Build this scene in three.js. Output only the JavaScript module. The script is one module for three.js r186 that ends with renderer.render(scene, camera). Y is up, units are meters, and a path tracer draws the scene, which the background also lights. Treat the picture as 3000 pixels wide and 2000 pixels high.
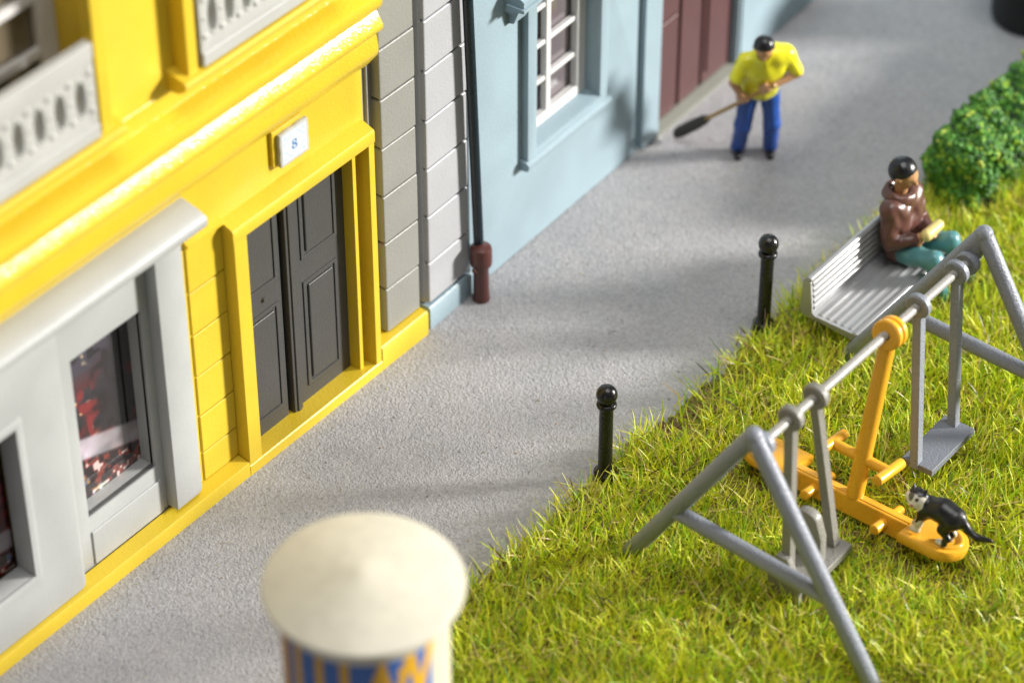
import * as THREE from 'three';
import { mergeGeometries, toCreasedNormals } from 'three/addons/utils/BufferGeometryUtils.js';
import { RectAreaLightUniformsLib } from 'three/addons/lights/RectAreaLightUniformsLib.js';

// A model-railway street corner. Shapes are drawn in units U of 0.77 mm; everything is scaled to metres on the way in.
const U = 0.00077;
const V = (x, y, z) => new THREE.Vector3(x, y, z);

// ------------------------------------------------------------------ camera, light, exposure
const scene = new THREE.Scene();
const renderer = new THREE.WebGLRenderer({ antialias: true });
renderer.toneMapping = THREE.LinearToneMapping;
renderer.toneMappingExposure = 1.15;
renderer.shadowMap.enabled = true;
renderer.shadowMap.type = THREE.PCFSoftShadowMap;

const camera = new THREE.PerspectiveCamera(12.9, 3000 / 2000, 0.02, 6);
const eye = V(-214.61, 226.6, 175.67), look = V(0.6062, -0.6401, -0.4719);
camera.position.copy(eye).multiplyScalar(U);
camera.lookAt(eye.clone().addScaledVector(look, 354).multiplyScalar(U));
camera.focus = 334 * U;
camera.userData.fStop = 29;

scene.background = new THREE.Color().setRGB(0.07, 0.07, 0.072);   // the dim room round the tabletop
const aim = V(5, 5, 25).multiplyScalar(U);
const key = new THREE.SpotLight(new THREE.Color().setRGB(1, 0.965, 0.91), 3.5, 0, 0.5, 0.6, 2);   // studio lamp beyond the right edge
key.position.copy(V(0.66, 0.30, 0.69).normalize().multiplyScalar(0.72)).add(aim);
key.target.position.copy(aim);
key.castShadow = true; key.shadow.radius = 3.0; key.shadow.mapSize.set(2048, 2048);
key.shadow.camera.near = 0.2; key.shadow.camera.far = 2; key.shadow.bias = -0.00005;
scene.add(key, key.target);
RectAreaLightUniformsLib.init();
const fill = new THREE.RectAreaLight(new THREE.Color().setRGB(1, 0.99, 0.97), 5.3, 0.42, 0.42);   // overhead diffuser
fill.position.set(-0.05, 0.75, 0.15); fill.lookAt(0, 0, 0.02);
scene.add(fill);

// ------------------------------------------------------------------ helpers
let seed = 20240611;
const rnd = () => { seed = (seed * 1664525 + 1013904223) >>> 0; return seed / 4294967296; };
const rr = (a, b) => a + (b - a) * rnd();
const taken = {};
const numbered = (n) => { const k = taken[n] = (taken[n] ?? -1) + 1; return k ? `${n}_${String(k).padStart(3, '0')}` : n; };
function thing(name, label, category, [x, y, z] = [0, 0, 0], turn = 0, group) {
  const o = new THREE.Group(); o.name = numbered(name); scene.add(o);
  o.position.set(x * U, y * U, z * U); o.rotation.y = turn;
  o.userData = { label, category }; if (group) o.userData.group = group;
  return o;
}
// box-mapped uv in units, for every surface
function boxUV(g) {
  if (g.index) g = g.toNonIndexed();
  const p = g.attributes.position, uv = new Float32Array(p.count * 2), a = V(), b = V(), c = V();
  for (let i = 0; i < p.count; i += 3) {
    a.fromBufferAttribute(p, i); b.fromBufferAttribute(p, i + 1); c.fromBufferAttribute(p, i + 2);
    const n = b.clone().sub(a).cross(c.clone().sub(a)), ax = Math.abs(n.x), ay = Math.abs(n.y), az = Math.abs(n.z);
    for (let k = 0; k < 3; k++) {
      const q = [a, b, c][k];
      const [s, t] = ax > ay && ax > az ? [q.z, q.y] : ay > az ? [q.x, q.z] : [q.x, q.y];
      uv[(i + k) * 2] = s; uv[(i + k) * 2 + 1] = t;
    }
  }
  g.setAttribute('uv', new THREE.BufferAttribute(uv, 2));
  return g;
}
function mesh(name, geos, mat, parent = scene, keepUV = false, off) {
  let list = (Array.isArray(geos) ? geos : [geos]);
  if (!keepUV) list = list.map(boxUV);
  let g = list.length > 1 ? mergeGeometries(list.map((q) => { q = q.index ? q.toNonIndexed() : q; for (const k of Object.keys(q.attributes)) if (!['position', 'normal', 'uv'].includes(k)) q.deleteAttribute(k); return q; })) : list[0].clone();
  if (off) g.translate(-off[0], -off[1], -off[2]);
  g.scale(U, U, U);
  const m = new THREE.Mesh(g, mat); m.name = parent === scene ? numbered(name) : name;
  m.castShadow = m.receiveShadow = true; parent.add(m);
  return m;
}
// box with rounded-looking edges, 44 triangles
function bx(x0, x1, y0, y1, z0, z1, r = 0.12) {
  const lo = [Math.min(x0, x1), Math.min(y0, y1), Math.min(z0, z1)], hi = [Math.max(x0, x1), Math.max(y0, y1), Math.max(z0, z1)];
  r = Math.min(r, ...lo.map((l, i) => (hi[i] - l) * 0.45));
  const pos = [], nor = [], idx = [], id = {};
  for (let s = 0; s < 8; s++) for (let ax = 0; ax < 3; ax++) {
    const sg = [s & 1, (s >> 1) & 1, (s >> 2) & 1], q = [0, 1, 2].map((i) => (sg[i] ? hi[i] - (i === ax ? 0 : r) : lo[i] + (i === ax ? 0 : r)));
    id[s * 3 + ax] = pos.length / 3; pos.push(...q); nor.push(...[0, 1, 2].map((i) => (i === ax ? (sg[i] ? 1 : -1) : 0)));
  }
  const tri = (a, b, c) => {
    const A = V(...pos.slice(a * 3, a * 3 + 3)), B = V(...pos.slice(b * 3, b * 3 + 3)), C = V(...pos.slice(c * 3, c * 3 + 3));
    const n = B.clone().sub(A).cross(C.clone().sub(A)), o = A.add(B).add(C).divideScalar(3).sub(V((lo[0] + hi[0]) / 2, (lo[1] + hi[1]) / 2, (lo[2] + hi[2]) / 2));
    const nn = V(0, 0, 0); for (const k of [a, b, c]) nn.add(V(...nor.slice(k * 3, k * 3 + 3)));
    n.dot(nn) >= 0 ? idx.push(a, b, c) : idx.push(a, c, b);
  };
  const quad = (a, b, c, d) => { tri(a, b, c); tri(a, c, d); };
  for (let ax = 0; ax < 3; ax++) for (const s of [0, 1]) {
    const u = (ax + 1) % 3, v = (ax + 2) % 3, c = (i, j) => ((s << ax) | (i << u) | (j << v)) * 3 + ax;
    quad(id[c(0, 0)], id[c(1, 0)], id[c(1, 1)], id[c(0, 1)]);
  }
  for (let e = 0; e < 3; e++) for (const i of [0, 1]) for (const j of [0, 1]) {
    const u = (e + 1) % 3, v = (e + 2) % 3, s0 = (i << u) | (j << v), s1 = s0 | (1 << e);
    quad(id[s0 * 3 + u], id[s1 * 3 + u], id[s1 * 3 + v], id[s0 * 3 + v]);
  }
  for (let s = 0; s < 8; s++) tri(id[s * 3], id[s * 3 + 1], id[s * 3 + 2]);
  const g = new THREE.BufferGeometry();
  g.setAttribute('position', new THREE.Float32BufferAttribute(pos, 3)); g.setAttribute('normal', new THREE.Float32BufferAttribute(nor, 3));
  g.setAttribute('uv', new THREE.Float32BufferAttribute(new Float32Array(48), 2)); g.setIndex(idx);
  return g;
}
// a profile of [z, y] points run along x
function run(profile, x0, x1, crease = 0.6) {
  const s = new THREE.Shape(profile.map(([z, y]) => new THREE.Vector2(-z, y)));
  const g = new THREE.ExtrudeGeometry(s, { depth: x1 - x0, bevelEnabled: false, steps: 1 });
  g.rotateY(Math.PI / 2); g.translate(x0, 0, 0);
  return toCreasedNormals(g, crease);
}
// an outline of [x, y] points (holes: more outlines) with thickness in z
function plate(outline, z0, z1, holes = [], bevel = 0.1, curve = 10) {
  const s = new THREE.Shape(outline.map((p) => new THREE.Vector2(...p)));
  for (const h of holes) s.holes.push(new THREE.Path(h.map((p) => new THREE.Vector2(...p))));
  const g = new THREE.ExtrudeGeometry(s, { depth: z1 - z0 - 2 * bevel, bevelEnabled: bevel > 0, bevelThickness: bevel, bevelSize: bevel, bevelOffset: -bevel, bevelSegments: 2, curveSegments: curve });
  g.translate(0, 0, z0 + bevel);
  return toCreasedNormals(g, 0.7);
}
const oval = (cx, cy, a, b, n = 14) => Array.from({ length: n }, (_, i) => [cx + a * Math.cos(i / n * 2 * Math.PI), cy + b * Math.sin(i / n * 2 * Math.PI)]);
function roundRect(x0, x1, y0, y1, r, n = 5, corners = [1, 1, 1, 1]) {   // corners: bl, br, tr, tl
  const out = [], c = [[x0, y0, Math.PI], [x1, y0, 1.5 * Math.PI], [x1, y1, 0], [x0, y1, 0.5 * Math.PI]];
  c.forEach(([x, y, a], k) => {
    if (!corners[k]) { out.push([x, y]); return; }
    const ox = x === x0 ? x0 + r : x1 - r, oy = y === y0 ? y0 + r : y1 - r;
    for (let i = 0; i <= n; i++) out.push([ox + r * Math.cos(a + i / n * Math.PI / 2), oy + r * Math.sin(a + i / n * Math.PI / 2)]);
  });
  return out;
}
function rod(a, b, r0, r1 = r0, seg = 20, capR = 0) {
  const d = b.clone().sub(a), L = d.length();
  const pts = [[0, 0], [Math.max(r0 - capR, 0.001), 0]];
  if (capR) for (let i = 1; i <= 3; i++) pts.push([r0 - capR + capR * Math.sin(i / 3 * Math.PI / 2), capR - capR * Math.cos(i / 3 * Math.PI / 2)]);
  if (capR) for (let i = 0; i <= 3; i++) pts.push([r1 - capR + capR * Math.cos(i / 3 * Math.PI / 2), L - capR + capR * Math.sin(i / 3 * Math.PI / 2)]);
  else pts.push([r1, L]);
  pts.push([0, L]);
  let g = new THREE.LatheGeometry(pts.map((p) => new THREE.Vector2(Math.max(p[0], 0), p[1])), seg);
  g = toCreasedNormals(g, 0.7);
  g.applyQuaternion(new THREE.Quaternion().setFromUnitVectors(V(0, 1, 0), d.clone().normalize())); g.translate(a.x, a.y, a.z);
  return g;
}
function lathe(pts, seg = 32, crease = 0.6) { return toCreasedNormals(new THREE.LatheGeometry(pts.map((p) => new THREE.Vector2(...p)), seg), crease); }
function ring(cx, cy, cz, R, r, w, groove = 0) {      // a collar round a rod that runs along x
  const h = w / 2, c = Math.min(0.18, h * 0.4), p = [[r, -h], [R - c, -h], [R, -h + c]];
  if (groove) p.push([R, -groove], [R - groove, -groove * 0.4], [R - groove, groove * 0.4], [R, groove]);
  p.push([R, h - c], [R - c, h], [r, h], [r, -h]);
  const g = lathe(p, 28); g.rotateZ(-Math.PI / 2); g.translate(cx, cy, cz); return g;
}
// distance fields -> smooth meshes (surface nets)
function nets(f, lo, hi, cell) {
  const n = [0, 1, 2].map((i) => Math.ceil((hi[i] - lo[i]) / cell) + 1), [nx, ny, nz] = n, F = new Float32Array(nx * ny * nz);
  for (let k = 0, q = 0; k < nz; k++) for (let j = 0; j < ny; j++) for (let i = 0; i < nx; i++) F[q++] = f(lo[0] + i * cell, lo[1] + j * cell, lo[2] + k * cell);
  const at = (i, j, k) => i + nx * (j + ny * k), vid = new Int32Array(F.length).fill(-1), pos = [], idx = [];
  const E = []; for (let a = 0; a < 8; a++) for (const b of [1, 2, 4]) if (!(a & b)) E.push([a, a | b]);
  for (let k = 0; k < nz - 1; k++) for (let j = 0; j < ny - 1; j++) for (let i = 0; i < nx - 1; i++) {
    const v = []; let m = 0;
    for (let c = 0; c < 8; c++) { v[c] = F[at(i + (c & 1), j + ((c >> 1) & 1), k + (c >> 2))]; if (v[c] < 0) m |= 1 << c; }
    if (!m || m === 255) continue;
    let x = 0, y = 0, z = 0, s = 0;
    for (const [a, b] of E) if ((v[a] < 0) !== (v[b] < 0)) {
      const t = v[a] / (v[a] - v[b]), A = [a & 1, (a >> 1) & 1, a >> 2], B = [b & 1, (b >> 1) & 1, b >> 2];
      x += A[0] + t * (B[0] - A[0]); y += A[1] + t * (B[1] - A[1]); z += A[2] + t * (B[2] - A[2]); s++;
    }
    vid[at(i, j, k)] = pos.length / 3; pos.push(lo[0] + (i + x / s) * cell, lo[1] + (j + y / s) * cell, lo[2] + (k + z / s) * cell);
  }
  const quad = (a, b, c, d, flip) => { if (a < 0 || b < 0 || c < 0 || d < 0) return; flip ? idx.push(a, c, b, a, d, c) : idx.push(a, b, c, a, c, d); };
  for (let k = 1; k < nz - 1; k++) for (let j = 1; j < ny - 1; j++) for (let i = 1; i < nx - 1; i++) {
    const s = F[at(i, j, k)] < 0;
    if (s !== F[at(i + 1, j, k)] < 0) quad(vid[at(i, j - 1, k - 1)], vid[at(i, j, k - 1)], vid[at(i, j, k)], vid[at(i, j - 1, k)], !s);
    if (s !== F[at(i, j + 1, k)] < 0) quad(vid[at(i - 1, j, k - 1)], vid[at(i - 1, j, k)], vid[at(i, j, k)], vid[at(i, j, k - 1)], !s);
    if (s !== F[at(i, j, k + 1)] < 0) quad(vid[at(i - 1, j - 1, k)], vid[at(i, j - 1, k)], vid[at(i, j, k)], vid[at(i - 1, j, k)], !s);
  }
  const nor = [], e = cell * 0.5;
  for (let q = 0; q < pos.length; q += 3) {
    const [x, y, z] = pos.slice(q, q + 3), g = V(f(x + e, y, z) - f(x - e, y, z), f(x, y + e, z) - f(x, y - e, z), f(x, y, z + e) - f(x, y, z - e)).normalize();
    nor.push(g.x, g.y, g.z);
  }
  const g = new THREE.BufferGeometry();
  g.setAttribute('position', new THREE.Float32BufferAttribute(pos, 3)); g.setAttribute('normal', new THREE.Float32BufferAttribute(nor, 3));
  g.setAttribute('uv', new THREE.Float32BufferAttribute(new Float32Array(pos.length / 3 * 2), 2)); g.setIndex(idx);
  return g;
}
const smin = (a, b, k) => { const h = Math.max(k - Math.abs(a - b), 0) / k; return Math.min(a, b) - h * h * k * 0.25; };
const cap = (a, b, r0, r1 = r0) => {      // tapered capsule
  const dx = b[0] - a[0], dy = b[1] - a[1], dz = b[2] - a[2], L = dx * dx + dy * dy + dz * dz || 1e-9;
  return (x, y, z) => { const t = Math.min(1, Math.max(0, ((x - a[0]) * dx + (y - a[1]) * dy + (z - a[2]) * dz) / L)); return Math.hypot(x - a[0] - t * dx, y - a[1] - t * dy, z - a[2] - t * dz) - (r0 + (r1 - r0) * t); };
};
const squash = (f, c, ax, k) => (x, y, z) => { const l = ((x - c[0]) * ax[0] + (y - c[1]) * ax[1] + (z - c[2]) * ax[2]) * (1 - 1 / k); return f(x - ax[0] * l, y - ax[1] * l, z - ax[2] * l); };
const ball = (c, r) => (x, y, z) => Math.hypot(x - c[0], y - c[1], z - c[2]) - r;
const blend = (k, ...fs) => (x, y, z) => { let d = fs[0](x, y, z); for (let i = 1; i < fs.length; i++) d = smin(d, fs[i](x, y, z), k); return d; };
const lerp3 = (a, b, t) => a.map((v, i) => v + (b[i] - v) * t), add3 = (a, b) => a.map((v, i) => v + b[i]), mul3 = (a, s) => a.map((v) => v * s);

// ------------------------------------------------------------------ textures
function noise2(n, cells, sd) {            // tiling value noise
  let s = sd; const r = () => { s = (s * 1664525 + 1013904223) >>> 0; return s / 4294967296; };
  const g = Float32Array.from({ length: cells * cells }, r), out = new Float32Array(n * n);
  for (let y = 0; y < n; y++) for (let x = 0; x < n; x++) {
    const fx = x / n * cells, fy = y / n * cells, i = Math.floor(fx), j = Math.floor(fy); let u = fx - i, v = fy - j; u = u * u * (3 - 2 * u); v = v * v * (3 - 2 * v);
    const i1 = (i + 1) % cells, j1 = (j + 1) % cells;
    out[y * n + x] = (g[j * cells + i] * (1 - u) + g[j * cells + i1] * u) * (1 - v) + (g[j1 * cells + i] * (1 - u) + g[j1 * cells + i1] * u) * v;
  }
  return out;
}
function tex(n, fn, size, srgb = false) {   // fn(index) -> [r, g, b] 0..1; size: units that one tile covers
  const d = new Uint8Array(n * n * 4);
  for (let i = 0; i < n * n; i++) { const c = fn(i); for (let k = 0; k < 3; k++) d[i * 4 + k] = Math.max(0, Math.min(255, c[k] * 255)); d[i * 4 + 3] = 255; }
  const t = new THREE.DataTexture(d, n, n); t.wrapS = t.wrapT = THREE.RepeatWrapping; t.magFilter = THREE.LinearFilter; t.minFilter = THREE.LinearFilter;
  t.repeat.set(1 / size, 1 / size); if (srgb) t.colorSpace = THREE.SRGBColorSpace; t.needsUpdate = true; return t;
}
const N = 1024;
const nA = noise2(N, 256, 11), nB = noise2(N, 128, 12), nC = noise2(N, 24, 13), nD = noise2(N, 7, 14), nE = noise2(N, 512, 15);
const grainBump = tex(N, (i) => { const v = 0.5 * nA[i] + 0.5 * nB[i]; return [v, v, v]; }, 26);             // fine mould grain
const orangePeel = tex(N, (i) => { const v = 0.75 * nB[i] + 0.25 * nC[i]; return [v, v, v]; }, 48);
const mottle = (amount, size) => tex(N, (i) => { const v = 1 - amount * (0.45 * nC[i] + 0.4 * nD[i] + 0.15 * nA[i]); return [v, v, v]; }, size);
const scuff = mottle(0.16, 70), scuffRough = tex(N, (i) => { const v = 0.72 + 0.28 * (0.4 * nC[i] + 0.6 * nA[i]); return [v, v, v]; }, 40);
const sandBump = tex(N, (i) => { const v = 0.55 * nE[i] + 0.45 * nA[i]; return [v, v, v]; }, 62);
const sandColor = tex(2048, (() => {
  const a = noise2(2048, 512, 31), b = noise2(2048, 300, 32), c = noise2(2048, 40, 33), d = noise2(2048, 9, 34), e = noise2(2048, 700, 35);
  return (i) => {
    let v = 0.82 + 0.22 * (a[i] - 0.5) + 0.16 * (b[i] - 0.5) + 0.06 * (c[i] - 0.5) + 0.06 * (d[i] - 0.5);
    if (e[i] > 0.93) v += 0.16; if (b[i] < 0.1 && a[i] < 0.3) v -= 0.2;
    const w = 0.02 * (c[i] - 0.4);
    return [v + w, v, v - w * 0.6 + 0.006];
  };
})(), 96);

// ------------------------------------------------------------------ materials (linear base colours)
const lin = (r, g, b) => new THREE.Color().setRGB(r, g, b);
const mat = (c, o = {}) => new THREE.MeshPhysicalMaterial({ color: lin(...c), roughness: 0.5, ...o });
const plastic = (c, rough = 0.42, bump = 0.000012, o = {}) => mat(c, { roughness: rough, roughnessMap: scuffRough, bumpMap: grainBump, bumpScale: bump, map: scuff, ...o });
const M = {
  yellow: plastic([0.7008, 0.504, 0.0307], 0.46, 0.000015), yellowGloss: plastic([0.7008, 0.5088, 0.0307], 0.27, 0.00003),
  shop: plastic([0.4412, 0.4528, 0.4451], 0.5), stoneDark: plastic([0.2752, 0.2752, 0.2494], 0.45, 0.00002), stonePale: plastic([0.4204, 0.4244, 0.4446], 0.42, 0.000015),
  blue: plastic([0.2972, 0.3963, 0.45], 0.5, 0.000018), anthracite: plastic([0.0621, 0.0607, 0.0585], 0.5, 0.000018), maroon: plastic([0.0989, 0.043, 0.043], 0.5),
  shoe: plastic([0.085, 0.026, 0.022], 0.4), navy: plastic([0.008, 0.018, 0.028], 0.35), white: plastic([0.688, 0.6794, 0.6708], 0.45), cream: plastic([0.7, 0.665, 0.55], 0.55, 0.000012, { map: mottle(0.2, 26) }),
  balcony: plastic([0.4747, 0.4787, 0.451], 0.5), black: plastic([0.012, 0.012, 0.012], 0.3, 0.00002), blackMatt: plastic([0.008, 0.009, 0.01], 0.75),
  swing: plastic([0.25, 0.27, 0.315], 0.5, 0.00005), taupe: plastic([0.25, 0.24, 0.215], 0.5, 0.00005), axle: plastic([0.36, 0.345, 0.315], 0.42, 0.00003), swingDark: plastic([0.19, 0.205, 0.24], 0.58, 0.00004),
  orange: plastic([0.84, 0.42, 0.03], 0.34, 0.00001), silver: mat([0.3956, 0.3999, 0.4085], { roughness: 0.27, metalness: 0.3, map: scuff }),
  sill: plastic([0.26, 0.27, 0.23], 0.6), soil: plastic([0.24, 0.17, 0.065], 0.9, 0.0002),
};

// ------------------------------------------------------------------ setting: pavement, lawn
const street = mat([0.415, 0.41, 0.42], { roughness: 0.78, map: sandColor, bumpMap: sandBump, bumpScale: 0.00009 });
const wob = (x) => 0.55 * Math.sin(x * 0.21) + 0.5 * Math.sin(x * 0.53 + 1.3) + 0.35 * Math.sin(x * 1.37 + 0.4);
const lawnEdge = (x) => 31.0 + 0.6 * wob(x);
{
  const g = new THREE.PlaneGeometry(520, 420, 1, 1); g.rotateX(-Math.PI / 2); g.translate(60, 0, 10);
  const m = mesh('pavement', g, street); m.userData = { kind: 'structure', label: 'gritty grey painted pavement of the model street', category: 'pavement' };
  const out = []; for (let x = -90; x <= 150; x += 0.8) out.push([x, -(lawnEdge(x) + 0.15)]); out.push([150, -140], [-90, -140]);
  const s = new THREE.ShapeGeometry(new THREE.Shape(out.map((p) => new THREE.Vector2(...p)))); s.rotateX(-Math.PI / 2); s.translate(0, 0.12, 0);
  const l = mesh('lawn_soil', s, M.soil); l.userData = { kind: 'structure', label: 'brown soil sheet under the grass', category: 'soil' };
}

// ------------------------------------------------------------------ printed surfaces
function print(w, h, draw) {
  const c = document.createElement('canvas'); c.width = w; c.height = h; draw(c.getContext('2d'), w, h);
  const t = new THREE.CanvasTexture(c); t.colorSpace = THREE.SRGBColorSpace; t.magFilter = THREE.LinearFilter; return t;
}
function sheet(x0, x1, y0, y1, z) {       // a flat print facing +z, uv 0..1
  const g = new THREE.PlaneGeometry(x1 - x0, y1 - y0); g.translate((x0 + x1) / 2, (y0 + y1) / 2, z); return g;
}
const displayPrint = (sd) => {            // a blurry photograph of a shop interior: dark ceiling, red room, pale counter, small goods
  const w = 128, h = 256, a = noise2(256, 10, sd), b = noise2(256, 22, sd + 1), c = noise2(256, 40, sd + 2), d = new Uint8Array(w * h * 4);
  const sm = (x, lo, hi) => { x = Math.max(0, Math.min(1, (x - lo) / (hi - lo))); return x * x * (3 - 2 * x); }, mix = (p, q, t) => p.map((v, k) => v + (q[k] - v) * t);
  for (let y = 0; y < h; y++) for (let x = 0; x < w; x++) {
    const u = x / w, v = y / h, i = y * 256 + x, A = a[i], B = b[i], K = c[i], slant = v + 0.16 * u;
    let p = mix([34, 30, 33], [66, 62, 74], sm(v - u * 0.3, 0.35, 0.8));
    p = mix(p, [92, 24, 24], sm(A, 0.35, 0.7) * sm(0.82 - v, 0, 0.25)); p = mix(p, [122, 34, 34], sm(B, 0.55, 0.75) * sm(0.55 - u, 0, 0.2) * sm(0.72 - v, 0, 0.1));
    p = mix(p, [232, 208, 160], sm(K, 0.82, 0.9) * sm(B, 0.5, 0.7) * sm(0.5 - u, 0, 0.2)); p = mix(p, [20, 15, 16], sm(B, 0.45, 0.25) * 0.7);
    const bandY = sm(slant, 0.27, 0.30) * sm(0.43 - slant, 0, 0.03); p = mix(p, mix([150, 146, 150], [206, 200, 214], sm(0.6 - u, 0, 0.4)), bandY * (0.75 + 0.25 * B));
    const goods = sm(0.29 - slant, 0, 0.03); p = mix(p, mix(mix([36, 24, 26], [120, 50, 40], sm(K, 0.45, 0.7)), [[150, 120, 70], [90, 100, 130], [70, 80, 50]][Math.floor(B * 2.99)], sm(A, 0.5, 0.8) * sm(K, 0.5, 0.62)), goods);
    p = mix(p, [225, 220, 215], goods * sm(K, 0.78, 0.86) * 0.8);
    d.set([p[0], p[1], p[2], 255], (y * w + x) * 4);
  }
  const t = new THREE.DataTexture(d, w, h); t.magFilter = t.minFilter = THREE.LinearFilter; t.colorSpace = THREE.SRGBColorSpace; t.needsUpdate = true; return t;
};
const paneMat = (t) => new THREE.MeshPhysicalMaterial({ map: t, roughness: 0.12, clearcoat: 1, clearcoatRoughness: 0.05 });
const darkPane = new THREE.MeshPhysicalMaterial({ color: lin(0.15, 0.125, 0.135), roughness: 0.12, clearcoat: 1, clearcoatRoughness: 0.06, map: scuff });
const brownPane = new THREE.MeshPhysicalMaterial({ color: lin(0.16, 0.13, 0.085), roughness: 0.25, map: scuff });

// ------------------------------------------------------------------ yellow town house
{
  const off = [-49, 0, 0];
  const h = thing('town_house', 'bright yellow plastic town house with grey shopfront, dark double door and number 8', 'building', off);
  const P = (n, g, m, parent = h) => mesh(n, g, m, parent, false, off);
  const rect = (x0, x1, y0, y1) => [[x0, y0], [x1, y0], [x1, y1], [x0, y1]];
  P('wall', plate(rect(-95, -12.95, 0, 112), -6, -1.9, [rect(-34.6, -14.6, 0.3, 32.4), rect(-88, -44.5, 1.5, 37.6), rect(-74.3, -53.0, 57, 92), rect(-39.4, -19.8, 57, 92)], 0.08), M.yellow);
  P('rear_block', bx(-94.9, -13.2, 0, 111.6, -62, -6.05, 0.1), M.yellow);
  P('roof', bx(-96, -12, 112.05, 114, -63, -0.5, 0.4), M.stoneDark);
  P('plinth', run([[-1.85, 0], [0, 0], [0, 1.72], [-0.1, 1.9], [-1.85, 2.2]], -95, -36.3), M.yellow);
  P('door_sill', run([[-3.7, 0], [0.03, 0], [0.03, 1.3], [-0.08, 1.45], [-2.55, 1.14], [-3.7, 1.1]], -36.25, -13.32), M.yellow);
  P('plinth', run([[-2.5, 0], [0.02, 0], [0.02, 3.1], [-0.18, 3.4], [-2.5, 3.5]], -13.28, -4.95), M.yellow);
  // the moulded band over the ground floor
  const band = [[0, 0], [1.55, 2.06], [1.66, 2.6], [1.64, 3.2], [1.5, 4.2], [1.42, 4.56], [1.55, 4.88], [2.0, 5.2], [2.36, 5.6], [2.46, 6.0], [2.4, 6.3], [1.52, 7.7], [1.55, 7.8], [2.1, 8.2], [2.38, 8.75], [2.46, 9.5], [2.34, 9.95], [2.1, 10.15], [0.7, 10.72], [0.2, 11.0], [0.08, 11.3], [0.05, 13.2], [-0.3, 13.7], [-0.3, 0]];
  P('cornice', run(band.map(([z, y]) => [z - 1.9, y + 41.24]), -95, -11.9, 0.5), M.yellowGloss);
  // blocks beside the door (yellow) and at the right-hand corner (grey)
  const ys = [2.2, 6.3, 11.55, 17.1, 22.8, 28.5, 34.6];
  for (let i = 0; i < 6; i++) P('stone_block', bx(-41.75, -36.2, ys[i] + 0.05, ys[i + 1] - 0.05, -2.2, -1.66 + 0.03 * (i % 2), 0.14), M.yellow);
  P('block_cap', run([[-2.2, 34.6], [-1.3, 34.6], [-1.25, 35.0], [-2.2, 35.5]], -41.75, -36.2), M.yellow);
  P('corner_backing', bx(-12.95, -5.3, 3.4, 112, -8, -2.3, 0.05), M.stoneDark);
  P('corner_bead', bx(-12.2, -11.85, 3.5, 112, -2.4, -1.95, 0.12), M.stoneDark);
  for (let i = 0; i < 16; i++) { const y0 = 3.45 + (i ? -0.2 + i * 6.6 : 0); P('stone_block', bx(-11.1, -4.95 + 0.04 * ((i * 7) % 3 - 1), y0 + 0.06, 3.25 + (i + 1) * 6.6 + 0.02, -3, -0.98 + 0.015 * ((i * 5) % 3 - 1), 0.27), M.stoneDark); }
  // door frame
  const df = P('door_frame', [
    bx(-36.22, -34.9, 1.2, 33.8, -2, -0.05, 0.1), bx(-34.92, -34.0, 1.1, 32.6, -2, -0.18, 0.1),
    bx(-14.32, -13.3, 1.2, 33.8, -2, -0.05, 0.1), bx(-15.45, -14.3, 0.9, 32.6, -3.5, -1.94, 0.04), bx(-16.02, -15.4, 0.9, 32.6, -3.5, -1.05, 0.08),
    run([[-2.0, 32.55], [-0.06, 32.55], [-0.02, 32.65], [-0.02, 33.95], [-0.14, 34.2], [-2.0, 34.9]], -36.26, -13.26),
  ], M.yellow);
  P('reveal', bx(-34.6, -34.1, 0.4, 32.5, -3.5, -2.05, 0.05), M.yellow, df);
  // double door
  const leaf = (x0, x1, lx0, lx1, ux0, ux1) => {
    const d = P('door_leaf', bx(x0, x1, 0.9, 32.5, -3.9, -2.6, 0.08), M.anthracite);
    for (const [a, b, y0, y1] of [[lx0, lx1, 3.9, 17.4], [ux0, ux1, 22.0, 31.4]]) {
      P('panel_moulding', plate(rect(a - 0.75, b + 0.75, y0 - 0.75, y1 + 0.75), -2.65, -2.45, [rect(a - 0.3, b + 0.3, y0 - 0.3, y1 + 0.3)], 0.06), M.anthracite, d);
      P('panel', bx(a, b, y0, y1, -2.75, -2.34, 0.18), M.anthracite, d);
    }
    return d;
  };
  leaf(-34.5, -26.75, -33.2, -28.2, -33.2, -28.1); leaf(-25.0, -15.7, -22.6, -18.4, -22.7, -18.2);
  P('door_astragal', [bx(-26.25, -24.8, 0.95, 32.5, -3.4, -2.1, 0.12), bx(-25.8, -25.25, 1.15, 32.4, -2.2, -1.92, 0.08)], M.anthracite);
  const kn = lathe([[0, 0.35], [0.2, 0.3], [0.3, 0.1], [0.18, 0]], 14); kn.rotateX(Math.PI / 2); kn.translate(-29.7, 19.7, -2.62); P('door_knob', kn, M.anthracite);
  // house number tile
  P('tile_backing', bx(-28.0, -23.3, 36.9, 41.5, -2, -1.45, 0.08), M.yellow);
  const wavy = []; for (let i = 0; i < 48; i++) { const a = i / 48 * Math.PI * 2, c = Math.cos(a), s = Math.sin(a), r = 1 / Math.max(Math.abs(c), Math.abs(s)); const k = 1 - 0.035 * (1 + Math.cos(8 * a)) * 0.5; wavy.push([-25.1 + 2.3 * c * r * k, 38.85 + 2.15 * s * r * k]); }
  const tile = P("number_tile", plate(wavy, -1.45, -0.95, [], 0.06), M.balcony);
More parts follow.
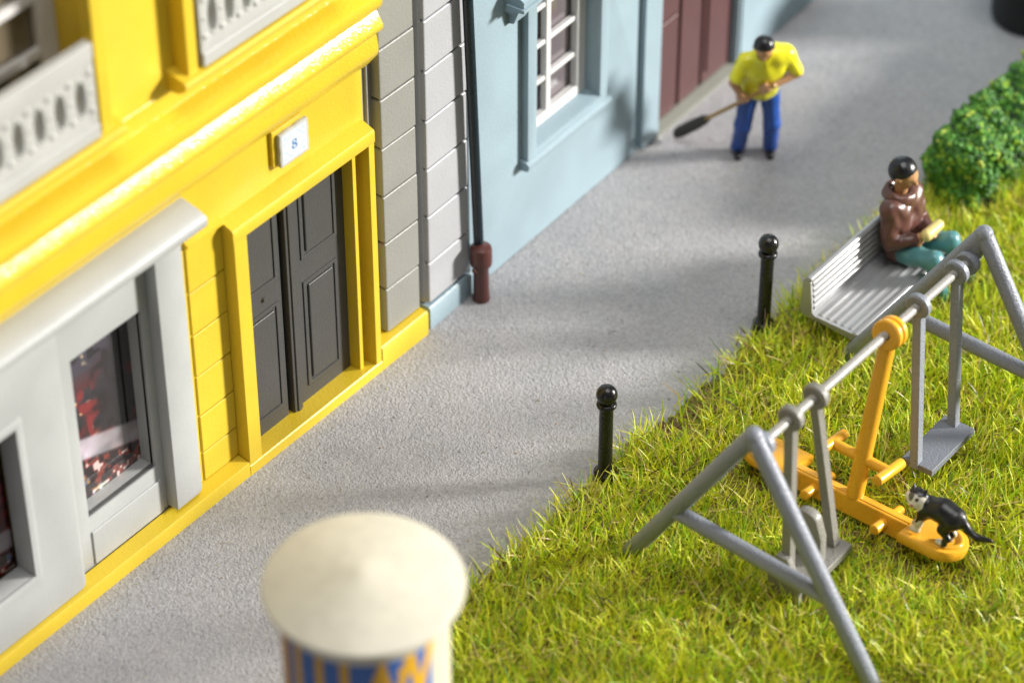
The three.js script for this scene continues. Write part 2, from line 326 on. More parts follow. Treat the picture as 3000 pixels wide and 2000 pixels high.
  const eight = print(256, 256, (q) => {
    q.fillStyle = '#c3c9cf'; q.fillRect(0, 0, 256, 256); q.strokeStyle = '#8fabcf'; q.lineWidth = 4;
    for (const [sx, sy] of [[0, 0], [1, 0], [0, 1], [1, 1]]) { q.save(); q.translate(sx ? 256 : 0, sy ? 256 : 0); q.scale(sx ? -1 : 1, sy ? -1 : 1); q.beginPath(); q.moveTo(14, 96); q.bezierCurveTo(60, 96, 40, 60, 66, 60); q.bezierCurveTo(60, 40, 96, 60, 96, 14); q.stroke(); q.beginPath(); q.ellipse(34, 34, 12, 8, 0.8, 0, 7); q.stroke(); q.restore(); }
    q.fillStyle = '#2f6cab'; q.font = 'bold 112px serif'; q.textAlign = 'center'; q.textBaseline = 'middle'; q.fillText('8', 128, 134);
  });
  mesh('printed_number', sheet(-27.05, -23.15, 37.0, 40.7, -0.944), new THREE.MeshPhysicalMaterial({ map: eight, roughness: 0.4 }), tile, true, off);
  // shopfront
  const shop = P('shop_frame', [
    plate(rect(-61.5, -47.2, 1.9, 38), -3, -2.1, [rect(-58.75, -48.4, 8.9, 30.5)], 0.06),
    bx(-58.75 - 0.6, -58.75, 8.2, 31, -4.6, -2.6, 0.02), bx(-48.4, -47.6, 8.2, 31, -4.6, -2.6, 0.02), bx(-58.7, -48.4, 8.1, 8.9, -4.6, -2.3, 0.02), bx(-58.7, -48.4, 30.5, 31.3, -4.6, -2.3, 0.02),
  ], M.shop);
  P('base_panel', bx(-58.75, -48.0, 2.25, 6.9, -2.4, -1.86, 0.14), M.shop, shop);
  P('shop_pilaster', plate(roundRect(-47.35, -43.4, 2.6, 38, 0.7, 5, [0, 1, 0, 0]), -2.3, -0.5, [], 0.12), M.shop);
  const bay = P('shop_bay', plate(roundRect(-90, -61.6, 2.1, 38, 0.8, 5, [0, 1, 0, 0]), -3, -0.5, [rect(-86, -68.5, 8.9, 29)], 0.16), M.shop);
  P('bay_moulding', plate(roundRect(-86.9, -67.55, 8.0, 30.2, 0.4), -0.6, -0.22, [rect(-86, -68.5, 8.95, 29)], 0.14), M.shop, bay);
  P('shop_cornice', run([[-1.9, 37.4], [-0.3, 37.4], [0.4, 38.1], [1.35, 38.75], [1.62, 39.15], [1.62, 39.75], [1.45, 40.1], [0.6, 40.5], [-1.9, 41.05]], -92, -41.45, 0.7), M.shop);
  P('glue_line', bx(-80, -52.5, 37.22, 37.4, -0.6, -0.42, 0.03), M.yellow);
  mesh('shop_window', sheet(-58.9, -48.3, 8.7, 31, -4.35), paneMat(displayPrint(101)), h, true, off);
  mesh('shop_window', sheet(-86, -68.4, 8.7, 29.2, -3.4), paneMat(displayPrint(207)), h, true, off);
  // upper windows with surround, casement, sill and balcony screen
  for (const [x0, x1] of [[-74.3, -53.0], [-39.4, -19.8]]) {
    P('window_surround', [bx(x0 - 1.5, x0 + 0.02, 55.2, 94, -2, 0.1, 0.14), bx(x1 - 0.02, x1 + 1.5, 55.2, 94, -2, 0.1, 0.14), bx(x0, x1, 92, 94, -2, 0.08, 0.1)], M.yellow);
    P('window_sill', run([[-2, 54.6], [-0.4, 54.7], [0.5, 55.3], [0.75, 55.8], [0.6, 56.3], [-2, 56.9]], x0 - 2.6, x1 + 2.6), M.yellow);
    const cm = (x0 + x1) / 2, w = P('window_frame', [bx(x0, x0 + 2.3, 57, 92, -5.6, -4.6, 0.15), bx(x1 - 2.3, x1, 57, 92, -5.6, -4.6, 0.15), bx(cm - 0.9, cm + 0.9, 57, 92, -5.6, -4.3, 0.2), bx(x0, x1, 57, 58.5, -5.62, -4.62, 0.15)], M.white);
    P('pane', bx(x0 + 0.2, x1 - 0.2, 57.2, 91.8, -5.9, -5.55, 0.02), brownPane, w);
    for (const s of [-1, 1]) for (let k = 0; k < 5; k++) P('glazing_bar', bx(s < 0 ? x0 + 2.2 : cm + 0.8, s < 0 ? cm - 0.8 : x1 - 2.2, 64.4 + k * 6.2, 65.5 + k * 6.2, -5.58, -4.75, 0.15), M.white, w);
    P('reveal', [bx(x1 - 0.1, x1 + 0.4, 57, 92, -5.9, -1.95, 0.05), bx(x0 - 0.4, x0 + 0.1, 57, 92, -5.9, -1.95, 0.05)], M.yellow, w);
    const rx0 = x0 + 0.3, rx1 = x1 - 0.6, holes = [], n = 7, pitch = (rx1 - rx0 - 1.2) / n;
    for (let k = 0; k < n; k++) holes.push(oval(rx0 + 0.6 + (k + 0.5) * pitch, 62.0, pitch * 0.17, 1.9));
    const b = P('balcony_screen', plate(rect(rx0, rx1, 57.0, 67.3), -0.55, 0.35, holes, 0.1), M.balcony);
    for (let k = 0; k < n; k++) { const g = new THREE.TorusGeometry(1, 0.1, 8, 24); g.scale(pitch * 0.23, 2.1, 1.2); g.translate(rx0 + 0.6 + (k + 0.5) * pitch, 62.0, 0.34); P('oval_moulding', g, M.balcony, b); }
    P('top_rail', bx(rx0 - 0.05, rx1 + 0.05, 65.7, 67.5, -0.6, 0.6, 0.2), M.balcony, b);
    P('bottom_rail', bx(rx0 - 0.05, rx1 + 0.05, 56.6, 58.3, -0.6, 0.62, 0.2), M.balcony, b);
    for (let k = 0; k <= n; k++) for (const [yy, a] of [[60.0, 0.42], [64.3, 0.42], [62.1, 0.3]]) { const g = new THREE.OctahedronGeometry(a, 1); g.scale(0.9, 1, 0.6); g.translate(rx0 + 0.6 + k * pitch, yy, 0.34); P('baluster_boss', toCreasedNormals(g, 1.2), M.balcony, b); }
  }
}

// ------------------------------------------------------------------ blue house, set very slightly askew
{
  const h = thing('town_house', 'pale blue plastic house with white barred window and maroon door, behind the sweeping man', 'building', [-4.2, 0, -0.3], 1.87 * Math.PI / 180);
  const P = (n, g, m, parent = h) => mesh(n, g, m, parent);
  const rect = (x0, x1, y0, y1) => [[x0, y0], [x1, y0], [x1, y1], [x0, y1]];
  P('wall', plate(rect(8.25, 150, 0.12, 112), -5, -0.3, [rect(20.4, 33.6, 14.2, 36.5), rect(47.4, 67.3, 0.3, 40)], 0.06), M.blue);
  P('rear_block', bx(0.3, 149.8, 0.1, 111.5, -60, -5.05, 0.1), M.blue);
  P('roof', bx(-0.2, 151, 112.05, 114, -61, 0.8, 0.4), M.stoneDark);
  P('plinth', run([[-2.6, 0], [0, 0], [0, 2.9], [-0.2, 3.2], [-2.6, 3.3]], 0.05, 8.6), M.blue);
  P('corner_backing', bx(0.2, 8.3, 3.2, 112, -3, -0.85, 0.25), M.stonePale);
  for (let i = 0; i < 16; i++) { const y0 = 3.35 + (i ? -0.75 + i * 6.72 : 0); P('stone_block', bx(0.35, 8.2 + 0.03 * ((i * 7) % 3 - 1), y0 + 0.06, 2.6 + (i + 1) * 6.72 + 0.03, -1.4, -0.3 + 0.012 * ((i * 5) % 3 - 1), 0.29), M.stonePale); }
  // rain pipe with cast shoe
  const dp = P('rain_pipe', rod(V(7.0, 43, 0.75), V(8.42, 8.0, 0.9), 0.62, 0.62, 18), M.navy);
  P('rain_pipe_upper', rod(V(4.25, 112, 0.75), V(7.0, 43.05, 0.75), 0.62, 0.62, 18), M.navy);
  const sh = lathe([[0.001, 0], [1.02, 0], [1.08, 0.25], [0.98, 0.6], [0.92, 4.7], [1.05, 5.1], [1.3, 5.35], [1.34, 5.6], [1.34, 7.5], [1.22, 7.85], [0.7, 8.05], [0.001, 8.2]], 26, 0.5); sh.translate(8.15, 0.02, 1.42);
  const ear = new THREE.SphereGeometry(0.42, 10, 8); ear.scale(1, 0.8, 0.9); ear.translate(6.85, 5.15, 1.5);
  P('pipe_shoe', [sh, toCreasedNormals(ear, 1)], M.shoe);
  // window
  P('window_surround', [
    plate([[18.6, 13.2], [35.2, 13.2], [35.2, 38.4], [18.6, 38.4]], -0.4, 0.7, [rect(20.4, 33.6, 14.6, 36.5)], 0.12),
    run([[-0.35, 12.3], [0.9, 12.5], [1.15, 12.9], [1.15, 13.4], [0.75, 13.7], [-0.35, 13.7]], 18.2, 35.6), run([[-2.4, 13.2], [0.5, 13.2], [0.5, 14.65], [-1.6, 15.1], [-2.4, 15.1]], 20.35, 33.65),
  ], M.blue);
  P('window_hood', [run([[-0.35, 36.4], [0.9, 36.4], [1.5, 37.0], [2.2, 37.3], [2.5, 37.9], [2.5, 38.6], [1.6, 39.1], [-0.35, 39.9]], 15.2, 38.4), run([[-0.3, 34.4], [0.5, 34.6], [1.2, 36.45], [-0.3, 36.45]], 16.0, 18.3), run([[-0.3, 34.4], [0.5, 34.6], [1.2, 36.45], [-0.3, 36.45]], 35.4, 37.6), run([[0.2, 36.9], [2.75, 37.35], [2.75, 37.75], [0.2, 37.7]], 14.9, 38.7)], M.blue);
  P('reveal', [bx(33.55, 34, 14.6, 36.5, -4.5, 0, 0.05), bx(20, 20.45, 14.6, 36.5, -4.5, 0, 0.05), bx(20.4, 33.6, 36.45, 36.9, -4.5, 0, 0.05)], M.blue);
  const w = P('window_frame', [bx(20.4, 21.7, 14.9, 36.5, -2.6, -1.5, 0.15), bx(31.7, 33.6, 14.9, 36.5, -2.6, -1.5, 0.15), bx(20.4, 33.6, 14.9, 16.3, -2.62, -1.48, 0.15), bx(20.4, 33.6, 35.3, 36.5, -2.62, -1.48, 0.15), bx(25.5, 26.5, 15.5, 36, -2.6, -1.62, 0.15)], M.white);
  for (const y of [20.9, 26.1, 31.3]) for (const [a, b] of [[21.6, 25.6], [26.4, 31.8]]) P('glazing_bar', bx(a, b, y - 0.35, y + 0.35, -2.6, -1.8, 0.12), M.white, w);
  P('pane', bx(20.6, 33.4, 15, 36.4, -3.1, -2.65, 0.02), darkPane, w);
  // door
  P('door_surround', [bx(43.6, 47.35, 0.6, 44, -0.35, 0.5, 0.12), bx(67.3, 70.6, 0.6, 44, -0.35, 0.02, 0.12), bx(43.6, 70.6, 40.2, 44, -0.36, 0.48, 0.1), bx(47.3, 47.8, 0.6, 40.2, -2.2, 0.2, 0.05), bx(66.9, 67.35, 0.6, 40.2, -2.4, -0.25, 0.05)], M.blue);
  const d = P('door', bx(47.5, 67.2, 0.5, 40.1, -2.4, -1.65, 0.06), M.maroon);
  for (const [a, b] of [[47.7, 54.0], [54.6, 59.4], [60.0, 66.9]]) P('plank', bx(a, b, 0.55, 40, -1.8, -1.3, 0.14), M.maroon, d);
  for (const [a, b] of [[49.4, 53.4], [60.6, 65.4]]) { P('door_panel', bx(a, b, 2.2, 15.5, -1.5, -0.95, 0.3), M.maroon, d); P('door_panel', bx(a, b, 18.5, 36, -1.5, -0.95, 0.3), M.maroon, d); }
  P('threshold', run([[-1.4, 0], [0.35, 0], [0.35, 0.35], [-1.4, 0.5]], 47.4, 67.2), M.sill);
}

// ------------------------------------------------------------------ bollards
function bollard(x, z, tilt, label) {
  const t = thing('bollard', label, 'bollard', [x, 0, z], 0.6, 'black bollards along the lawn edge');
  t.rotation.z = tilt;
  mesh('post', lathe([[0.001, 0.9], [0.86, 0.9], [0.8, 2.2], [0.78, 10.9], [0.001, 10.9]], 28), M.black, t);
  mesh('base', lathe([[0.001, 0], [1.3, 0], [1.36, 0.25], [1.3, 0.5], [1.22, 0.75], [1.3, 0.95], [1.26, 1.25], [1.0, 1.45], [0.8, 1.7], [0.001, 1.7]], 28, 0.5), M.black, t);
  mesh('collar', lathe([[0.001, 10.75], [0.95, 10.75], [1.1, 10.9], [1.14, 11.1], [1.08, 11.3], [0.9, 11.45], [0.001, 11.45]], 28, 0.7), M.black, t);
  const b = new THREE.SphereGeometry(1.19, 32, 24); b.translate(0, 12.5, 0); const k = mesh('ball', b, M.black, t);
  const s = new THREE.TorusGeometry(1.185, 0.035, 6, 48); s.rotateY(0.75); s.translate(0, 12.5, 0); mesh('mould_seam', s, M.black, k);
}
bollard(-12.5, 31.4, 0.012, 'glossy black ball-topped bollard in front of the yellow house door');
bollard(19.9, 30.6, -0.03, 'glossy black ball-topped bollard beside the silver bench');

// ------------------------------------------------------------------ advertising column in the foreground
{
  const t = thing('advertising_column', 'round advertising column with cream cone roof and blue and yellow poster', 'advertising column', [-71.3, 0, 47.4], 0.9);
  const ink = print(1024, 512, (q, w, h) => {
    q.fillStyle = '#3a6fc0'; q.fillRect(0, 0, w, h);
    const strip = (x0, x1, c) => { q.fillStyle = c; q.fillRect(x0, 0, x1 - x0, h); };
    strip(0, 90, '#cfc8b0'); strip(420, 505, '#c9cbc8'); strip(505, 560, '#c08a3c'); strip(880, 1024, '#d3cbb2');
    q.strokeStyle = '#e6b02a'; q.lineCap = 'butt'; q.lineWidth = 19;
    const line = (...p) => { q.beginPath(); p.forEach(([x, y], i) => (i ? q.lineTo(x, y) : q.moveTo(x, y))); q.stroke(); };
    for (const o of [0, -470]) {
      line([590 + o, 0], [590 + o, 120]); line([644 + o, 12], [644 + o, 120]); line([696 + o, 12], [696 + o, 120]);
      line([722 + o, 122], [768 + o, 22], [790 + o, 100], [828 + o, 6], [846 + o, 96], [878 + o, 10]); line([800 + o, 40], [842 + o, 34]);
      line([580 + o, 170], [870 + o, 170]); line([600 + o, 230], [660 + o, 380], [720 + o, 230], [780 + o, 380], [850 + o, 220]);
    }
    q.fillStyle = '#2b5ba6'; for (let i = 0; i < 26; i++) q.fillRect(rr(0, w), rr(120, h), rr(6, 30), rr(6, 20));
  });
  const body = new THREE.CylinderGeometry(7.6, 7.6, 34, 64, 1, true); body.translate(0, 20.0, 0);
  mesh('poster', body, new THREE.MeshPhysicalMaterial({ map: ink, roughness: 0.55 }), t, true);
  mesh('base', lathe([[0.001, 0], [8.6, 0], [8.6, 2.2], [8.2, 2.8], [7.7, 3.05], [0.001, 3.05]], 64), M.shop, t);
  mesh('roof', lathe([[0.001, 36], [7.55, 36], [7.8, 37.2], [8.7, 38.1], [9.1, 38.55], [9.14, 38.75], [9.05, 38.95], [8.7, 39.1], [2.0, 40.12], [0.7, 40.36], [0.001, 40.42]], 80, 0.45), M.cream, t);
}

// ------------------------------------------------------------------ bench
{
  const t = thing('bench', 'silver grey ribbed plastic bench under the seated man', 'bench', [21, 0, 38.5], -0.012);
  const P = (n, g, m = M.silver, parent = t) => mesh(n, g, m, parent, false, [21, 0, 38.5]);
  const x0 = 20.9, x1 = 43;
  P('seat_shell', run([[36.4, 4.0], [42.3, 3.6], [42.75, 3.75], [42.85, 4.2], [42.6, 4.5], [42.2, 4.55], [36.9, 4.5], [36.5, 4.75], [36.0, 9.0], [35.75, 9.3], [35.3, 9.3], [35.0, 9.0], [34.75, 4.6], [35.2, 4.05]], x0, x1, 0.5));
  for (let i = 0; i < 5; i++) P('seat_slat', rod(V(x0 + 0.5, 4.19, 37.4 + i * 1.02), V(x1 - 0.5, 4.17, 37.4 + i * 1.02), 0.46, 0.46, 24, 0.1));
  P('front_roll', rod(V(x0 + 0.05, 4.25, 42.45), V(x1 - 0.05, 4.25, 42.45), 0.5, 0.5, 14, 0.15));
  for (let i = 0; i < 5; i++) { const y = 5.3 + i * 0.8, z = 36.2 - i * 0.095; P('back_slat', rod(V(x0 + 0.35, y, z), V(x1 - 0.35, y, z), 0.4, 0.4, 24, 0.1)); }
  P('top_roll', rod(V(x0 + 0.05, 9.1, 35.6), V(x1 - 0.05, 9.1, 35.6), 0.5, 0.5, 14, 0.15));
  for (const x of [23.2, 40.6]) P('leg', [bx(x - 0.6, x + 0.6, 0, 4.1, 35.2, 36.4, 0.15), bx(x - 0.6, x + 0.6, 0, 3.8, 40.4, 41.6, 0.15), bx(x - 0.55, x + 0.55, 2.9, 4.0, 35.4, 41.4, 0.1)]);
}

// ------------------------------------------------------------------ swing set
{
  const t = thing('playground_swing_frame', 'grey plastic swing frame with two A shaped ends and an axle', 'swing frame', [0, 0, 56.3]);
  const P = (n, g, m = M.swing, parent = t) => mesh(n, g, m, parent, false, [0, 0, 56.3]);
  for (const [fa, ap, fb, c0, c1] of [
    [V(-21.2, -1.2, 39.8), V(-21.4, 26.0, 55.9), V(-21.45, -1.6, 73.7), 0.43, 0.40],
    [V(20.7, -1.2, 40.3), V(20.5, 26.6, 57.4), V(20.5, -1.2, 74.3), 0.45, 0.43]]) {
    const legs = P('end_frame', [rod(fa, ap, 0.95, 0.95, 20, 0.1), rod(fb, ap, 1.0, 0.95, 20, 0.1)]);
    const k = new THREE.SphereGeometry(1.02, 20, 14); k.translate(ap.x, ap.y, ap.z); P('apex', k, M.swing, legs);
    P('crossbar', rod(fa.clone().lerp(ap, c0), fb.clone().lerp(ap, c1), 0.88, 0.88, 18), M.swing, legs);
    const s = Math.sign(ap.x), ry = s < 0 ? 24.5 : 22.8;
    P('bearing', [ring(ap.x - s * 1.05, ry, 56.4, 1.4, 0.3, 1.1), rod(V(ap.x, ry, 56.4), V(ap.x, ap.y, ap.z), 0.85, 0.95, 14)], s < 0 ? M.swing : M.swing, legs);
  }
  P('axle', rod(V(-21.3, 24.6, 56.4), V(20.6, 22.85, 56.4), 0.5, 0.5, 20), M.axle);
}
const axleY = (x) => 24.6 + (x + 21.3) / 41.9 * -1.75;
function strapBar(a, b, w) {   // a square bar from a to b
  const L = a.distanceTo(b), g = bx(-w / 2, w / 2, 0, L, -w / 2, w / 2, 0.1);
  g.applyQuaternion(new THREE.Quaternion().setFromUnitVectors(V(0, 1, 0), b.clone().sub(a).normalize())); g.translate(a.x, a.y, a.z); return g;
}
{
  const t = thing('swing', 'plain swing with flat dark grey board seat hanging nearest the bench', 'swing', [13.3, 0, 57], 0, 'swings on the grey frame');
  const P = (n, g, m = M.swing, parent = t) => mesh(n, g, m, parent, false, [13.3, 0, 57]);
  for (const x of [9.3, 17.1]) {
    P('hanger', ring(x, axleY(x), 56.4, 1.45, 0.52, 1.0));
    P('strap', strapBar(V(x - 2.7, 3.9, 59.7), V(x, axleY(x) - 1.2, 56.6), 1.08));
  }
  P('seat', bx(6.3, 15.3, 3.75, 4.65, 58.0, 61.9, 0.1), M.swingDark);
}
{
  const t = thing('swing', 'child swing with taupe moulded seat and side fins behind the near frame leg', 'swing', [-13, 0, 57], 0, 'swings on the grey frame');
  const P = (n, g, m = M.taupe, parent = t) => mesh(n, g, m, parent, false, [-13, 0, 57]);
  const ax = [-15.2, -10.6];
  P('hanger', ring(ax[0], axleY(ax[0]), 56.4, 1.45, 0.52, 1.1)); P('hanger', ring(ax[1], axleY(ax[1]), 56.4, 1.45, 0.52, 1.1));
  P('strap', strapBar(V(-16.3, 3.8, 58.2), V(ax[0], axleY(ax[0]) - 1.2, 56.5), 1.1)); P('strap', strapBar(V(-9.9, 4.6, 59.6), V(ax[1], axleY(ax[1]) - 1.2, 56.5), 1.1));
  const seat = P('seat', bx(-17.0, -8.6, 3.5, 4.6, 56.6, 61.3, 0.14));
  const mark = new THREE.TorusGeometry(1.05, 0.05, 8, 40); mark.rotateX(Math.PI / 2); mark.translate(-11.6, 4.6, 59.6); P('mould_mark', mark, M.taupe, seat);
  const fin = (x, z0, z1, y0, y1, th) => { const s = []; s.push([z0, y0], [z1, y0], [z1 - 0.15, y0 + (y1 - y0) * 0.55]); for (let i = 0; i <= 8; i++) { const a = i / 8 * Math.PI; s.push([(z0 + z1) / 2 - 0.15 + Math.cos(a) * (z1 - z0) * 0.34, y1 - 1 + Math.sin(a)]); } s.push([z0 + 0.15, y0 + (y1 - y0) * 0.55]); const g = plate(s, -th / 2, th / 2, [], 0.14); g.rotateY(-Math.PI / 2); g.translate(x, 0, 0); return g; };
  P('side_fin', fin(-12.9, 56.2, 60.3, 4.4, 10.9, 1.2)); { const g = plate([[56.3, 1.8], [60.4, 1.8], [60.2, 4.4], [58.6, 7.2], [57.2, 7.2], [56.4, 4.4]], -0.4, 0.4, [], 0.12); g.rotateY(-Math.PI / 2); g.translate(-17.0, 0, 0); P('side_fin', g); }
}
// orange glider hung from the axle, leaning a little
const gliderPivot = V(3.45, 23.4, 56.5), gliderLean = -11.5 * Math.PI / 180;
{
  const t = thing('glider_swing', 'orange two-seat glider swing hanging from the axle above the grass', 'glider swing', [3.45, 23.4, 56.5]);
  t.rotation.z = gliderLean;
  const P = (n, g, m = M.orange, parent = t) => mesh(n, g, m, parent);
  P('hanger', ring(0, 0, 0, 1.75, 0.52, 1.9, 0.22));
  P('arm', rod(V(0, -1.3, 0), V(0, -20.6, 0), 0.92, 1.0, 22));
  const beam = P('beam', [bx(-0.85, 0.85, -23.0, -20.55, -9.5, 9.5, 0.22), bx(-0.5, 0.5, -20.75, -20.42, -8, 8, 0.12)]);
  P('cross_tube', rod(V(0, -15.75, -4.0), V(0, -15.95, 3.4), 0.62, 0.62, 18));
  for (const z of [-4.0, 3.4]) P('handlebar', rod(V(-2.6, z < 0 ? -15.75 : -15.95, z), V(2.6, z < 0 ? -15.75 : -15.95, z), 0.62, 0.62, 18, 0.12));
  for (const z of [-4.6, 4.4]) P('foot_peg', rod(V(-2.9, -21.7, z), V(2.9, -21.7, z), 0.6, 0.6, 18, 0.14));
  for (const s of [-1, 1]) {
    const o = []; o.push([-3.1, 7.3], [2.6, 7.3]); for (let i = 0; i <= 12; i++) { const a = i / 12 * Math.PI; o.push([-0.25 + 2.85 * Math.cos(a), 11.6 + 2.6 * Math.sin(a)]); }
    const g = plate(o, 0, 1.35, [], 0.32); g.rotateX(Math.PI / 2); if (s < 0) g.rotateY(Math.PI); g.translate(0, -20.3, 0); P('seat', g);
    const rim = new THREE.TubeGeometry(new THREE.CatmullRomCurve3([V(-2.4, -20.35, 10.6 * s), V(-2.1, -20.2, 12.3 * s), V(-0.3, -20.1, 13.5 * s), V(1.5, -20.2, 12.3 * s), V(1.9, -20.35, 10.6 * s)]), 24, 0.3, 10); rim.translate(0, -0.12, 0); P('seat_rim', rim);
  }
}

// ------------------------------------------------------------------ figures
const paint = (c, r = 0.36) => mat(c, { roughness: r, roughnessMap: scuffRough, map: scuff, bumpMap: grainBump, bumpScale: 0.000008 });
const C = { skin: paint([0.50, 0.27, 0.13], 0.45), hair: paint([0.010, 0.010, 0.012], 0.38), yellowShirt: paint([0.84, 0.79, 0.03], 0.34), jeans: paint([0.02, 0.08, 0.36], 0.38), blackShoe: paint([0.01, 0.01, 0.012], 0.35), jacket: paint([0.115, 0.048, 0.038], 0.42), teal: paint([0.085, 0.25, 0.27], 0.4), eye: paint([0.02, 0.012, 0.01], 0.3), collar: paint([0.13, 0.06, 0.045], 0.35) };
// five curled fingers round an axis (unit vector) through the palm
function hand(p, axis, back, r = 0.2) {
  const A = V(...axis).normalize(), B = V(...back).normalize(), S = A.clone().cross(B).normalize(), at = (a, b, s) => [p[0] + A.x * a + B.x * b + S.x * s, p[1] + A.y * a + B.y * b + S.y * s, p[2] + A.z * a + B.z * b + S.z * s];
  const f = [cap(at(-0.4, 0.1, 0), at(0.4, 0.1, 0), 0.5, 0.46)];
  [0.95, 1.08, 1.0, 0.8].forEach((l, i) => { const a = -0.54 + i * 0.36; f.push(cap(at(a, 0.15, 0.25), at(a, -0.1, 0.62 * l), r, r * 0.95), cap(at(a, -0.1, 0.62 * l), at(a, -0.62 * l, 0.42), r * 0.95, r * 0.85), cap(at(a, -0.62 * l, 0.42), at(a, -0.6 * l, 0.0), r * 0.85, r * 0.75)); });
  f.push(cap(at(-0.45, 0.05, -0.25), at(-0.75, -0.25, -0.4), r * 1.05, r), cap(at(-0.75, -0.25, -0.4), at(-0.7, -0.62, -0.1), r, r * 0.85));
  return blend(0.09, ...f);
}
function headOf(c, fwd, up, s) {   // skull, jaw, nose, brows, ears; s: size
  const F = V(...fwd).normalize(), Y = V(...up).normalize(), R = F.clone().cross(Y).normalize(), at = (f, u, r) => [c[0] + (F.x * f + Y.x * u + R.x * r) * s, c[1] + (F.y * f + Y.y * u + R.y * r) * s, c[2] + (F.z * f + Y.z * u + R.z * r) * s];
  const f = blend(0.25 * s, cap(at(-0.12, 0.22, 0), at(0.1, 0.2, 0), 0.98 * s, 0.9 * s), cap(at(0.2, -0.35, 0), at(0.3, -0.75, 0), 0.66 * s, 0.46 * s), cap(at(0.86, 0.2, -0.32), at(0.86, 0.2, 0.32), 0.16 * s), cap(at(0.9, 0.12, 0), at(1.12, -0.28, 0), 0.12 * s, 0.2 * s), cap(at(0.72, -0.6, -0.2), at(0.72, -0.6, 0.2), 0.13 * s), cap(at(-0.05, 0.05, 0.95), at(-0.1, -0.28, 0.9), 0.2 * s, 0.12 * s), cap(at(-0.05, 0.05, -0.95), at(-0.1, -0.28, -0.9), 0.2 * s, 0.12 * s));
  const hair = (x, y, z) => { const q = at(-0.14, 0.3, 0), d = Math.hypot(x - q[0], y - q[1], z - q[2]) - 1.06 * s, v = V(x - c[0], y - c[1], z - c[2]), fr = v.dot(F) / s, u = v.dot(Y) / s; return Math.max(d, (fr * 0.75 - u + 0.18 + (fr < -0.2 ? (fr + 0.2) * 0.9 : 0)) * s * 0.7) + 0.014 * Math.sin(x * 9) * Math.sin(z * 8 + y * 5); };
  const eyes = [at(0.88, 0.05, -0.34), at(0.88, 0.05, 0.34)];
  return { f, hair, eyes };
}
const figureMesh = (name, f, lo, hi, cell, m, parent, off) => mesh(name, nets(f, lo, hi, cell), m, parent, false, off);

